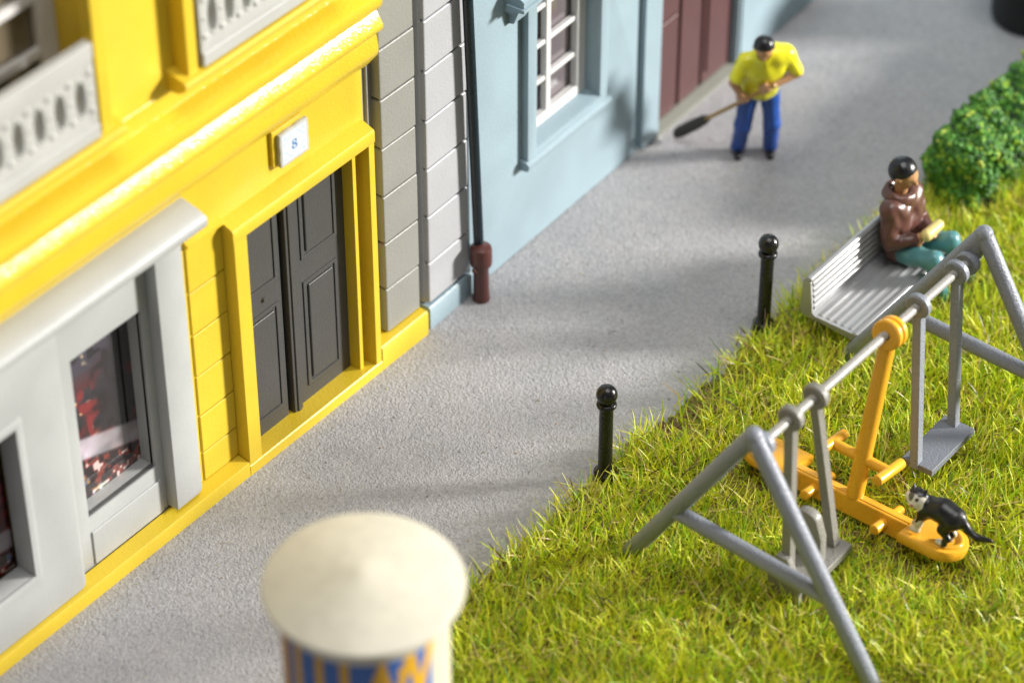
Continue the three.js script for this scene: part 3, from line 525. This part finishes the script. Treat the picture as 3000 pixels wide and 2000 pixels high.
// the man with the shovel
{
  const off = [48.3, 0, 9.8], Fd = [-0.789, 0, 0.614], Rt = [0.614, 0, 0.789];
  const t = thing('person', 'figure in yellow t-shirt and blue trousers bending over a shovel by the blue house', 'person', off, 0, 'painted figures');
  const J = { fL: [47.1, 0.55, 8.2], fR: [49.7, 0.55, 11.3], kL: [46.7, 4.8, 9.0], kR: [49.0, 5.1, 11.8], hL: [47.3, 9.0, 9.2], hR: [49.1, 9.3, 11.2], pel: [48.2, 10.0, 10.2], ch: [46.9, 14.4, 11.4], nk: [45.9, 17.0, 11.9], hd: [44.8, 19.0, 12.6], sL: [45.3, 15.6, 9.7], sR: [48.6, 16.5, 13.4], eL: [43.9, 12.9, 9.1], eR: [49.3, 13.9, 14.9], gL: [45.3, 9.9, 9.7], gR: [45.6, 12.5, 12.7] };
  const side = (p, s) => add3(p, mul3(Rt, s));
  const hd = headOf(J.hd, add3(mul3(Fd, 0.85), [0, -0.52, 0]), add3(mul3(Fd, 0.52), [0, 0.85, 0]), 1.24);
  const axis = [-1.3, -11.9, -12.5];
  const gL = hand(J.gL, axis, Fd), gR = hand(J.gR, axis, Fd);
  const torso = blend(0.8, squash(blend(0.8, cap(J.pel, J.ch, 1.45, 1.6), cap(J.ch, [47.3, 16.4, 12.1], 1.6, 1.5)), J.ch, Rt, 1.55), cap(J.sL, J.sR, 0.9, 0.95), cap(J.ch, J.nk, 1.2, 0.75));
  const arms = blend(0.2, cap(J.sL, J.eL, 0.85, 0.62), cap(J.eL, J.gL, 0.6, 0.4), cap(J.sR, J.eR, 0.85, 0.62), cap(J.eR, J.gR, 0.6, 0.4));
  const legs = blend(0.35, cap(J.hL, J.kL, 0.95, 0.72), cap(J.kL, add3(J.fL, [0, 0.6, 0]), 0.7, 0.5), cap(J.hR, J.kR, 0.95, 0.72), cap(J.kR, add3(J.fR, [0, 0.6, 0]), 0.7, 0.5));
  const body = (x, y, z) => { let d = smin(torso(x, y, z) + 0.15, cap(J.nk, J.hd, 0.62, 0.6)(x, y, z), 0.3); d = smin(d, arms(x, y, z), 0.3); d = smin(d, legs(x, y, z) + 0.12, 0.3); d = smin(d, hd.f(x, y, z), 0.2); return Math.min(d, smin(gL(x, y, z), gR(x, y, z), 0.05)); };
  const lo = [41.5, -0.3, 6], hi = [52.5, 21.5, 17.5];
  const b = figureMesh('body', body, lo, hi, 0.17, C.skin, t, off);
  const sleeve = blend(0.3, cap(J.sL, lerp3(J.sL, J.eL, 0.8), 1.0, 0.88), cap(J.sR, lerp3(J.sR, J.eR, 0.85), 1.0, 0.9));
  const hem = (x, y, z) => (x - 48.25) * -0.30 + (y - 9.6) * 0.92 + (z - 10.2) * 0.23;
  figureMesh('shirt', (x, y, z) => Math.max(smin(torso(x, y, z) - 0.08, sleeve(x, y, z), 0.35) + 0.05 * Math.sin(x * 2.1 + y * 1.3) * Math.sin(z * 2.3), -hem(x, y, z), 0.95 - Math.hypot(x - J.nk[0] + 0.2, y - J.nk[1] - 0.55, z - J.nk[2] - 0.1)), lo, hi, 0.17, C.yellowShirt, b, off);
  const pants = blend(0.45, cap(J.hL, J.kL, 1.28, 1.06), cap(J.kL, add3(J.fL, [0.05, 0.45, 0]), 1.06, 0.98), cap(J.hR, J.kR, 1.28, 1.06), cap(J.kR, add3(J.fR, [0.05, 0.45, 0]), 1.06, 0.98), cap(side(J.pel, -0.7), side(J.pel, 0.7), 1.42, 1.42));
  figureMesh('trousers', (x, y, z) => Math.max(pants(x, y, z) + 0.05 * Math.sin(y * 2.4 + x) * Math.sin(z * 2 - y), 0.62 - y, hem(x, y, z) - 0.35), lo, hi, 0.17, C.jeans, b, off);
  for (const f of [J.fL, J.fR]) figureMesh('shoe', (x, y, z) => Math.max(blend(0.3, cap(add3(f, [0.3, -0.1, -0.2]), add3(f, add3(mul3(Fd, 1.5), [0, -0.2, 0])), 0.62, 0.5), cap(f, add3(f, [0, 0.5, 0]), 0.55, 0.55))(x, y, z), 0.03 - y), [f[0] - 3, -0.3, f[2] - 2], [f[0] + 2, 2, f[2] + 3], 0.14, C.blackShoe, b, off);
  figureMesh('hair', hd.hair, [42.5, 17, 10.3], [47, 21.6, 15], 0.13, C.hair, b, off);
  for (const e of hd.eyes) { const g = new THREE.SphereGeometry(0.15, 10, 8); g.translate(...e); mesh('eye', g, C.eye, b, false, off); }

  const o2 = [44.4, 0, 0.5], tp = V(44.3, 0.75, 0.2), gr = V(45.6, 12.45, 12.7), d = tp.clone().sub(gr).normalize();
  const s = thing('shovel', 'long wooden handled shovel with dark blade touching the ground by the maroon door', 'shovel', o2);
  const top = gr.clone().addScaledVector(d, -1.8), neck = gr.clone().addScaledVector(d, 10.4);
  mesh('handle', rod(top, neck.clone().addScaledVector(d, 0.6), 0.26, 0.26, 12, 0.08), paint([0.42, 0.25, 0.06], 0.5), s, false, o2);
  const bl = plate([[-0.35, 0], [0.35, 0], [0.62, 0.8], [0.76, 2.2], [0.78, 5.4], [0.6, 6.4], [0.2, 6.7], [-0.2, 6.7], [-0.6, 6.4], [-0.78, 5.4], [-0.76, 2.2], [-0.62, 0.8]], -0.2, 0.2, [], 0.1), W = d.clone().cross(V(-0.5, 0.75, 0.45)).normalize(), Nn = W.clone().cross(d).normalize();
  bl.applyMatrix4(new THREE.Matrix4().makeBasis(W, d, Nn.clone().negate().multiplyScalar(-1)).setPosition(neck)); mesh('blade', bl, paint([0.035, 0.026, 0.018], 0.55), s, false, o2);
}

// the man on the bench
{
  const off = [37, 0, 40];
  const t = thing('person', 'figure in brown hooded jacket and teal trousers sitting on the silver bench', 'person', off, 0, 'painted figures');
  const J = { pel: [37, 6.1, 38.7], ch: [37, 10.4, 38.1], nk: [37, 13.0, 37.6], hd: [37, 16.0, 37.7], sL: [34.6, 12.3, 37.8], sR: [39.4, 12.3, 37.8], eL: [33.9, 8.3, 38.6], eR: [40.1, 8.3, 38.8], gL: [36.2, 8.5, 41.4], gR: [37.9, 8.7, 41.7], hL: [35.8, 5.9, 39.2], hR: [38.3, 5.9, 39.2], kL: [34.9, 7.5, 44.2], kR: [39.2, 7.6, 43.7], fL: [36.2, 1.4, 44.9], fR: [41.4, 1.6, 45.4] };
  const hd = headOf(J.hd, [0.25, -0.28, 0.93], [0.06, 0.96, 0.28], 1.62);
  const gL = hand(J.gL, [1, 0.2, 0.3], [-0.2, -0.6, -0.75], 0.25), gR = hand(J.gR, [-1, 0.2, 0.3], [0.2, -0.6, -0.75], 0.25);
  const torso = blend(0.9, cap([36.0, 6.0, 38.6], [35.7, 11.2, 38.0], 1.5, 1.55), cap([38.0, 6.0, 38.6], [38.3, 11.2, 38.0], 1.5, 1.55), cap(J.sL, J.sR, 1.05, 1.05));
  const arms = blend(0.25, cap(J.sL, J.eL, 0.95, 0.8), cap(J.eL, J.gL, 0.78, 0.5), cap(J.sR, J.eR, 0.95, 0.8), cap(J.eR, J.gR, 0.78, 0.5));
  const legs = blend(0.3, cap(J.hL, J.kL, 1.2, 0.95), cap(J.kL, J.fL, 0.9, 0.55), cap(J.hR, J.kR, 1.2, 0.95), cap(J.kR, J.fR, 0.9, 0.55));
  const body = (x, y, z) => { let d = smin(torso(x, y, z) + 0.2, cap(J.nk, J.hd, 0.85, 0.8)(x, y, z), 0.4); d = smin(d, arms(x, y, z) + 0.1, 0.3); d = smin(d, legs(x, y, z) + 0.15, 0.3); d = smin(d, hd.f(x, y, z), 0.25); return Math.min(d, gL(x, y, z), gR(x, y, z)); };
  const lo = [31.8, 0, 34.5], hi = [44, 19, 48];
  const b = figureMesh('body', body, lo, hi, 0.2, C.skin, t, off);
  const fold = (x, y, z) => 0.11 * Math.sin(y * 2.5 + Math.sin(x * 1.6 + z) * 1.4) * Math.sin(x * 1.1 + z * 1.7 + 0.6);
  const sleeves = blend(0.3, cap(J.sL, J.eL, 1.2, 1.05), cap(J.eL, lerp3(J.eL, J.gL, 0.78), 1.0, 0.85), cap(J.sR, J.eR, 1.2, 1.05), cap(J.eR, lerp3(J.eR, J.gR, 0.78), 1.0, 0.85));
  figureMesh('jacket', (x, y, z) => Math.max(smin(torso(x, y, z) - 0.22, sleeves(x, y, z), 0.22) + fold(x, y, z), 4.75 - y + (z - 38) * 0.1), lo, hi, 0.18, C.jacket, b, off);
  figureMesh('hood', (x, y, z) => { const r = Math.hypot(x - 37, (z - 37.6) * 1.05), q = Math.hypot(r - 1.55, (y - 13.2 - 0.12 * (37.6 - z)) * 0.72) - 0.6; return smin(q, cap([36.4, 12.9, 36.2], [37.6, 12.9, 36.2], 0.7)(x, y, z), 0.4) + fold(x, y * 0.8, z) * 0.5; }, [33.5, 11, 34], [40.5, 15.5, 41], 0.17, C.collar, b, off);
  const pants = blend(0.35, cap(J.hL, J.kL, 1.42, 1.18), cap(J.kL, J.fL, 1.15, 0.95), cap(J.hR, J.kR, 1.42, 1.18), cap(J.kR, J.fR, 1.15, 0.95), cap([36, 5.9, 38.4], [38, 5.9, 38.4], 1.5));
  figureMesh('trousers', (x, y, z) => Math.max(pants(x, y, z) + 0.08 * Math.sin(y * 1.9 + x * 1.2) * Math.sin(z * 2.1), 1.5 - y), lo, hi, 0.18, C.teal, b, off);
  for (const f of [J.fL, J.fR]) figureMesh('shoe', (x, y, z) => Math.max(blend(0.3, cap(add3(f, [0, -0.5, -0.5]), add3(f, [0.2, -0.65, 1.7]), 0.75, 0.62), cap(f, add3(f, [0, 0.3, 0]), 0.72, 0.72))(x, y, z), 0.1 - y), [f[0] - 2, -0.2, f[2] - 2.5], [f[0] + 2, 3, f[2] + 3.5], 0.16, C.blackShoe, b, off);
  figureMesh('hair', hd.hair, [34.5, 14, 35], [39.5, 19, 40.6], 0.15, C.hair, b, off);
  for (const e of hd.eyes) { const g = new THREE.SphereGeometry(0.2, 10, 8); g.translate(...e); mesh('eye', g, C.eye, b, false, off); }
  const o3 = [37.1, 9.6, 42.2], s = thing('sandwich', 'small pale yellow bread roll held by the seated figure', 'sandwich', o3);
  mesh('bread', nets(blend(0.3, cap([36.0, 9.75, 42.2], [38.3, 9.95, 42.4], 0.72, 0.66), cap([36.2, 9.3, 42.1], [38.1, 9.4, 42.2], 0.6)), [34.8, 8.2, 40.8], [39.6, 11.2, 43.8], 0.16), paint([0.72, 0.58, 0.22], 0.5), s, false, o3);
}

// the cat on the glider seat
{
  const o = gliderPivot.clone().add(V(-1.5, -20.0, 10.5).applyAxisAngle(V(0, 0, 1), gliderLean));
  const t = thing('cat', 'black and white cat standing on the near seat of the orange glider', 'cat', [o.x, o.y, o.z]); t.rotation.z = gliderLean;
  const hc = [-0.35, 4.0, -2.35], fd = V(-0.88, -0.22, -0.05).normalize();
  const parts = [cap([0, 3.3, -1.0], [0, 3.65, 0.7], 1.2, 1.32), cap([0, 3.65, 0.7], [0, 3.4, 2.1], 1.32, 1.32), cap([0, 3.5, -1.1], hc, 0.85, 0.8), cap([-0.1, 2.6, -1.3], [-0.1, 3.2, -1.2], 0.85, 0.9)];
  const legs = [];
  for (const s of [-1, 1]) {
    const fz = s < 0 ? 0 : -0.35;
    legs.push(cap([s * 0.5, 2.8, -1.3], [s * 0.55, 1.3, -1.5 + fz], 0.62, 0.42), cap([s * 0.55, 1.3, -1.5 + fz], [s * 0.56, 0.4, -1.6 + fz], 0.4, 0.36), cap([s * 0.56, 0.3, -1.6 + fz], [s * 0.56, 0.26, -2.1 + fz], 0.4, 0.36));
    legs.push(cap([s * 0.55, 3.1, 2.0], [s * 0.68, 1.9, 1.35], 0.95, 0.6), cap([s * 0.68, 1.9, 1.35], [s * 0.66, 1.05, 2.15], 0.52, 0.36), cap([s * 0.66, 1.05, 2.15], [s * 0.66, 0.4, 1.85], 0.34, 0.32), cap([s * 0.66, 0.3, 1.85], [s * 0.66, 0.26, 1.2], 0.38, 0.34));
  }
  const tail = [cap([0, 3.7, 2.9], [0.1, 2.7, 3.9], 0.5, 0.42), cap([0.1, 2.7, 3.9], [0.2, 2.3, 5.0], 0.42, 0.4), cap([0.2, 2.3, 5.0], [0.2, 2.7, 6.6], 0.4, 0.26)];
  const H = (f, u, s) => [hc[0] + fd.x * f + 0.2 * -fd.y * u * 0 - 0 * s, hc[1] + fd.y * f + u, hc[2] + fd.z * f + s];
  const head = [ball(hc, 1.1), cap(H(0.1, -0.05, -0.5), H(0.1, -0.05, 0.5), 0.88), cap(H(0.7, -0.35, -0.14), H(0.7, -0.35, 0.14), 0.46), cap(H(0.95, -0.2, 0), H(1.08, -0.25, 0), 0.2, 0.18), cap(H(0.1, 0.65, -0.6), H(-0.05, 1.35, -0.8), 0.42, 0.1), cap(H(0.1, 0.65, 0.6), H(-0.05, 1.35, 0.8), 0.42, 0.1)];
  const f = (x, y, z) => { let d = blend(0.5, ...parts)(x, y, z); d = smin(d, blend(0.25, ...legs)(x, y, z), 0.35); d = smin(d, blend(0.25, ...tail)(x, y, z), 0.3); return smin(d, blend(0.22, ...head)(x, y, z), 0.3); };
  const g = nets(f, [-2.4, -0.2, -4.2], [2, 6, 7.4], 0.1), p = g.attributes.position, col = new Float32Array(p.count * 3);
  const n1 = (x, y, z) => 0.22 * Math.sin(x * 5 + y * 3) + 0.2 * Math.sin(z * 6 - y * 2);
  for (let i = 0; i < p.count; i++) {
    const x = p.getX(i), y = p.getY(i), z = p.getZ(i), q = V(x - hc[0], y - hc[1], z - hc[2]), fr = q.dot(fd), w = n1(x, y, z);
    let c = [0.014, 0.014, 0.015];
    if (q.length() < 1.5 && fr > 0.05 && q.y < 0.62 + w * 0.5 && z < -1.2) c = [0.68, 0.64, 0.55];
    if (fr > 0.4 && Math.hypot(q.y - 0.28, q.z - 0.38) < 0.2) c = [0.05, 0.04, 0.03];
    if (fr > 0.3 && Math.hypot((q.y - 0.32) * 0.8, q.z + 0.42) < 0.33 + w * 0.3) c = [0.10, 0.09, 0.08];
    if (fr > 0.9 && Math.hypot(q.y + 0.5, q.z) < 0.2) c = [0.55, 0.16, 0.07];
    if (z < -0.9 && y < 1.55 + w && q.length() > 1.5) c = [0.62, 0.56, 0.44];
    if (z > 0.6 && z < 1.65 && y < 0.75 + w * 0.4) c = [0.68, 0.66, 0.6];
    if (x > 0.35 && z > 1 && z < 2.6 && y < 2 + w) c = [0.6, 0.5, 0.34];
    col.set(c, i * 3);
  }
  g.setAttribute('color', new THREE.BufferAttribute(col, 3));
  g.scale(U, U, U); const m = new THREE.Mesh(g, new THREE.MeshPhysicalMaterial({ vertexColors: true, roughness: 0.36 })); m.name = 'body'; m.castShadow = m.receiveShadow = true; t.add(m);
}

// ------------------------------------------------------------------ hedge and the dark tub beyond it
{
  const t = thing('hedge', 'clipped green foam hedge along the pavement behind the bench', 'hedge', [78, 0, 35.5]);
  const o = [78, 0, 35.5], x0 = 53.2, x1 = 104, z0 = 31.8, z1 = 39.4, hh = 9.5;
  mesh('core', nets((x, y, z) => { const q = [Math.max(x0 + 1.4 - x, x - x1 + 1), Math.max(-1 - y, y - hh + 1.3), Math.max(z0 + 1.2 - z, z - z1 + 1.2)]; return Math.hypot(...q.map((v) => Math.max(v, 0))) - 0.9 + 0.35 * Math.sin(x * 1.3 + z) * Math.sin(y * 1.5 + z * 1.1); }, [x0 - 1, 0, z0 - 1], [x1 + 1, hh + 1, z1 + 1], 0.45), mat([0.012, 0.035, 0.008], { roughness: 0.9 }), t, false, o);
  const ico = new THREE.IcosahedronGeometry(0.5, 1), ip = ico.attributes.position;
  for (let i = 0; i < ip.count; i++) { const k = 1 + 0.38 * Math.sin(ip.getX(i) * 17 + ip.getY(i) * 11) * Math.cos(ip.getZ(i) * 13); ip.setXYZ(i, ip.getX(i) * k, ip.getY(i) * k, ip.getZ(i) * k); }
  ico.computeVertexNormals();
  const n = 17000, fol = new THREE.InstancedMesh(ico, mat([1, 1, 1], { roughness: 0.55 }), n); fol.name = 'foliage'; fol.userData = { kind: 'stuff' };
  const m4 = new THREE.Matrix4(), qt = new THREE.Quaternion(), tone = [[0.045, 0.16, 0.015], [0.07, 0.23, 0.018], [0.14, 0.31, 0.02], [0.022, 0.085, 0.015], [0.25, 0.40, 0.03], [0.38, 0.48, 0.06]];
  for (let i = 0; i < n; i++) {
    const face = rnd(), u = rnd(), v = rnd(); let x, y, z;
    if (face < 0.42) { x = x0 + u * (x1 - x0); z = z0 + v * (z1 - z0); y = hh; } else if (face < 0.72) { x = x0 + u * (x1 - x0); y = v * hh; z = z1; } else if (face < 0.82) { x = x0 + u * (x1 - x0); y = v * hh; z = z0; } else { x = x0; y = u * hh; z = z0 + v * (z1 - z0); }
    const bump = 0.75 * Math.sin(x * 0.9 + z * 0.7) * Math.sin(y * 1.1 + x * 0.5);
    // pull the box corners in so that the block looks clipped, not sawn
    const cx = (x0 + x1) / 2, cz = (z0 + z1) / 2, px = Math.max(0, x0 + 1.2 - x), pz = Math.max(0, Math.abs(z - cz) - (z1 - z0) / 2 + 1.2), py = Math.max(0, y - hh + 1.2), L = Math.hypot(px, py, pz), k = L > 1.2 ? 1.2 / L : 1;
    x += px * (1 - k) + (x < cx && face >= 0.82 ? -bump : 0) + rr(-0.35, 0.35); z += -Math.sign(z - cz) * pz * (1 - k) + rr(-0.35, 0.35) + (face < 0.82 && face >= 0.42 ? Math.sign(z - cz) * bump : 0); y += -py * (1 - k) + (face < 0.42 ? bump : 0) + rr(-0.35, 0.3);
    const s = rr(0.32, 0.9), deep = Math.pow(rnd(), 2) * 0.9; x += (cx - x) * deep * 0.02; z += (cz - z) * deep * 0.12; y -= deep * (y / hh) * 0.6;
    m4.compose(V((x - o[0]) * U, Math.max(y, 0.2) * U, (z - o[2]) * U), qt.setFromEuler(new THREE.Euler(rr(0, 6), rr(0, 6), rr(0, 6))), V(s * U, s * U * rr(0.7, 1), s * U));
    fol.setMatrixAt(i, m4); const c = tone[Math.floor(rnd() * rnd() * 6.5) % 6], w = rr(0.8, 1.25); fol.setColorAt(i, lin(c[0] * w, c[1] * w, c[2] * w));
  }
  fol.castShadow = fol.receiveShadow = true; t.add(fol);
}
{
  const t = thing('tub', 'matt black round tub on the pavement beyond the hedge', 'tub', [96.8, 0, 21.9]);
  mesh('body', lathe([[0.001, 0], [4.9, 0], [5.3, 0.3], [5.5, 0.9], [5.6, 12], [5.9, 12.6], [5.9, 13.6], [5.2, 13.8], [5.0, 12.4], [0.001, 12.3]], 48), M.blackMatt, t);
  mesh('rim', lathe([[5.4, 13.4], [6.0, 13.5], [6.0, 14.1], [5.3, 14.1], [5.4, 13.4]], 48), M.blackMatt, t);
}

// ------------------------------------------------------------------ grass fibres, crumbs of soil, dust
{
  const blade = () => {       // unit length, bent, tapering ribbon
    const pos = [], idx = [], seg = 4;
    for (let i = 0; i <= seg; i++) { const t = i / seg, w = 0.5 * (1 - 0.75 * t * t), y = Math.sin(t * 0.8) / Math.sin(0.8), z = 0.22 * t * t; pos.push(-w, y, z, w, y, z + 0.35 * w * 0.05); if (i) { const b = i * 2; idx.push(b - 2, b - 1, b, b - 1, b + 1, b); } }
    const g = new THREE.BufferGeometry(); g.setAttribute('position', new THREE.Float32BufferAttribute(pos, 3)); g.setAttribute('uv', new THREE.Float32BufferAttribute(new Float32Array(pos.length / 3 * 2), 2)); g.setIndex(idx); g.computeVertexNormals(); return g;
  };
  const vn = (x, z) => 0.5 + 0.28 * Math.sin(x * 0.42 + 1.1 * Math.sin(z * 0.31)) * Math.cos(z * 0.37 + 0.8) + 0.22 * Math.sin(x * 0.93 - z * 0.71 + 2);
  const field = (name, n, label, tones, len, lean, width, thin) => {
    const im = new THREE.InstancedMesh(blade(), mat([1, 1, 1], { roughness: 0.42, transmission: 0.35, thickness: 0, side: THREE.DoubleSide }), n);
    im.name = name; im.userData = { kind: 'stuff', label, category: 'grass' };
    const m4 = new THREE.Matrix4(), q = new THREE.Quaternion(), q2 = new THREE.Quaternion(); let k = 0, tries = 0;
    while (k < n && tries++ < n * 6) {
      const x = rr(-66, 92), z = 30.6 + rr(0, 1) * 60;
      if (z < 16 + (x + 52) * -0.02 || z > 94 - Math.max(0, x - 20) * 0.35) continue;      // corners far out of the picture
      const e = z - lawnEdge(x); if (e < -0.2 && rnd() > 0.28) continue; if (e < -1.3) continue;
      if (x > 53.5 && z < 39) continue;                                                       // under the hedge
      const bare = e < 3.6 && x > -4 && x < 11 ? 0.22 : 1; if (rnd() > bare * (thin ? 1 : 0.55 + 0.45 * vn(x, z))) continue;
      const low = (x > -7.5 && x < 3.5 && z > 41 && z < 73) || Math.hypot(x + 12.9, z - 32.4) < 2.4 || Math.hypot(x - 19.5, z - 31.6) < 2.4 || Math.hypot(x + 23, z - 74) < 5, L = rr(len[0], len[1]) * (low ? 0.42 : e < 0.6 ? 0.85 : 1), a = rr(0, Math.PI * 2), tilt = lean[0] + (lean[1] - lean[0]) * Math.pow(rnd(), 1.3), w = rr(width[0], width[1]);
      q.setFromAxisAngle(V(Math.cos(a), 0, Math.sin(a)), tilt); q2.setFromAxisAngle(V(0, 1, 0), rr(0, 6.28)); q.multiply(q2);
      m4.compose(V(x * U, (0.1 + (thin ? rr(0, low ? 0.4 : 1.7) : 0)) * U, z * U), q, V(w * U, L * U, L * U)); im.setMatrixAt(k, m4);
      const c = tones[Math.floor(rnd() * tones.length)], b = rr(0.8, 1.2); im.setColorAt(k, lin(c[0] * b, c[1] * b, c[2] * b)); k++;
    }
    im.count = k; im.castShadow = im.receiveShadow = true; scene.add(im);
  };
  const G = [[0.86, 0.88, 0.04], [0.88, 0.88, 0.05], [0.78, 0.87, 0.04], [0.68, 0.84, 0.04], [0.50, 0.76, 0.05], [0.88, 0.88, 0.16], [0.30, 0.52, 0.04], [0.86, 0.80, 0.09]];
  field('grass', 62000, 'dense lime green flock grass covering the lawn', G, [2.2, 4.6], [0.2, 1.3], [0.13, 0.24], false);
  field('dry_grass', 13000, 'straw coloured and brown dry fibres strewn through the lawn', [[0.78, 0.62, 0.27], [0.82, 0.66, 0.30], [0.66, 0.46, 0.2], [0.20, 0.11, 0.05], [0.78, 0.72, 0.16], [0.10, 0.07, 0.03]], [1.8, 3.8], [0.5, 1.5], [0.1, 0.2], true);
  // soil crumbs along the bare edge
  const ico = new THREE.IcosahedronGeometry(0.5, 0), n = 2600, im = new THREE.InstancedMesh(ico, mat([1, 1, 1], { roughness: 0.9 }), n); im.name = 'soil_crumbs'; im.userData = { kind: 'stuff', label: 'brown soil crumbs along the lawn edge', category: 'soil' };
  const m4 = new THREE.Matrix4(), q = new THREE.Quaternion();
  for (let i = 0; i < n; i++) { const x = rr(-45, 60), z = lawnEdge(x) + Math.pow(rnd(), 1.6) * 5 - 0.1, s = rr(0.12, 0.42); q.setFromEuler(new THREE.Euler(rr(0, 6), rr(0, 6), rr(0, 6))); m4.compose(V(x * U, (0.12 + s * 0.2) * U, z * U), q, V(s * U, s * U * 0.8, s * U)); im.setMatrixAt(i, m4); const b = rr(0.6, 1.4); im.setColorAt(i, lin(0.17 * b, 0.10 * b, 0.05 * b)); }
  scene.add(im);
  // specks of stray flock and dust on the pavement
  const sp = new THREE.InstancedMesh(new THREE.IcosahedronGeometry(0.5, 0), mat([1, 1, 1], { roughness: 0.8 }), 420); sp.name = 'pavement_specks'; sp.userData = { kind: 'stuff', label: 'tiny pale and brown specks of dust on the pavement', category: 'dust' };
  for (let i = 0; i < 420; i++) { const x = rr(-75, 80), z = rr(0.6, 30.5), s = rr(0.06, 0.2); q.setFromEuler(new THREE.Euler(rr(0, 6), rr(0, 6), rr(0, 6))); m4.compose(V(x * U, s * 0.2 * U, z * U), q, V(s * U * rr(1, 2.2), s * U * 0.6, s * U)); sp.setMatrixAt(i, m4); const c = [[0.55, 0.5, 0.4], [0.35, 0.22, 0.1], [0.6, 0.6, 0.6], [0.4, 0.42, 0.1], [0.12, 0.1, 0.08]][Math.floor(rnd() * 5)]; sp.setColorAt(i, lin(...c)); }
  scene.add(sp);
}

renderer.render(scene, camera);
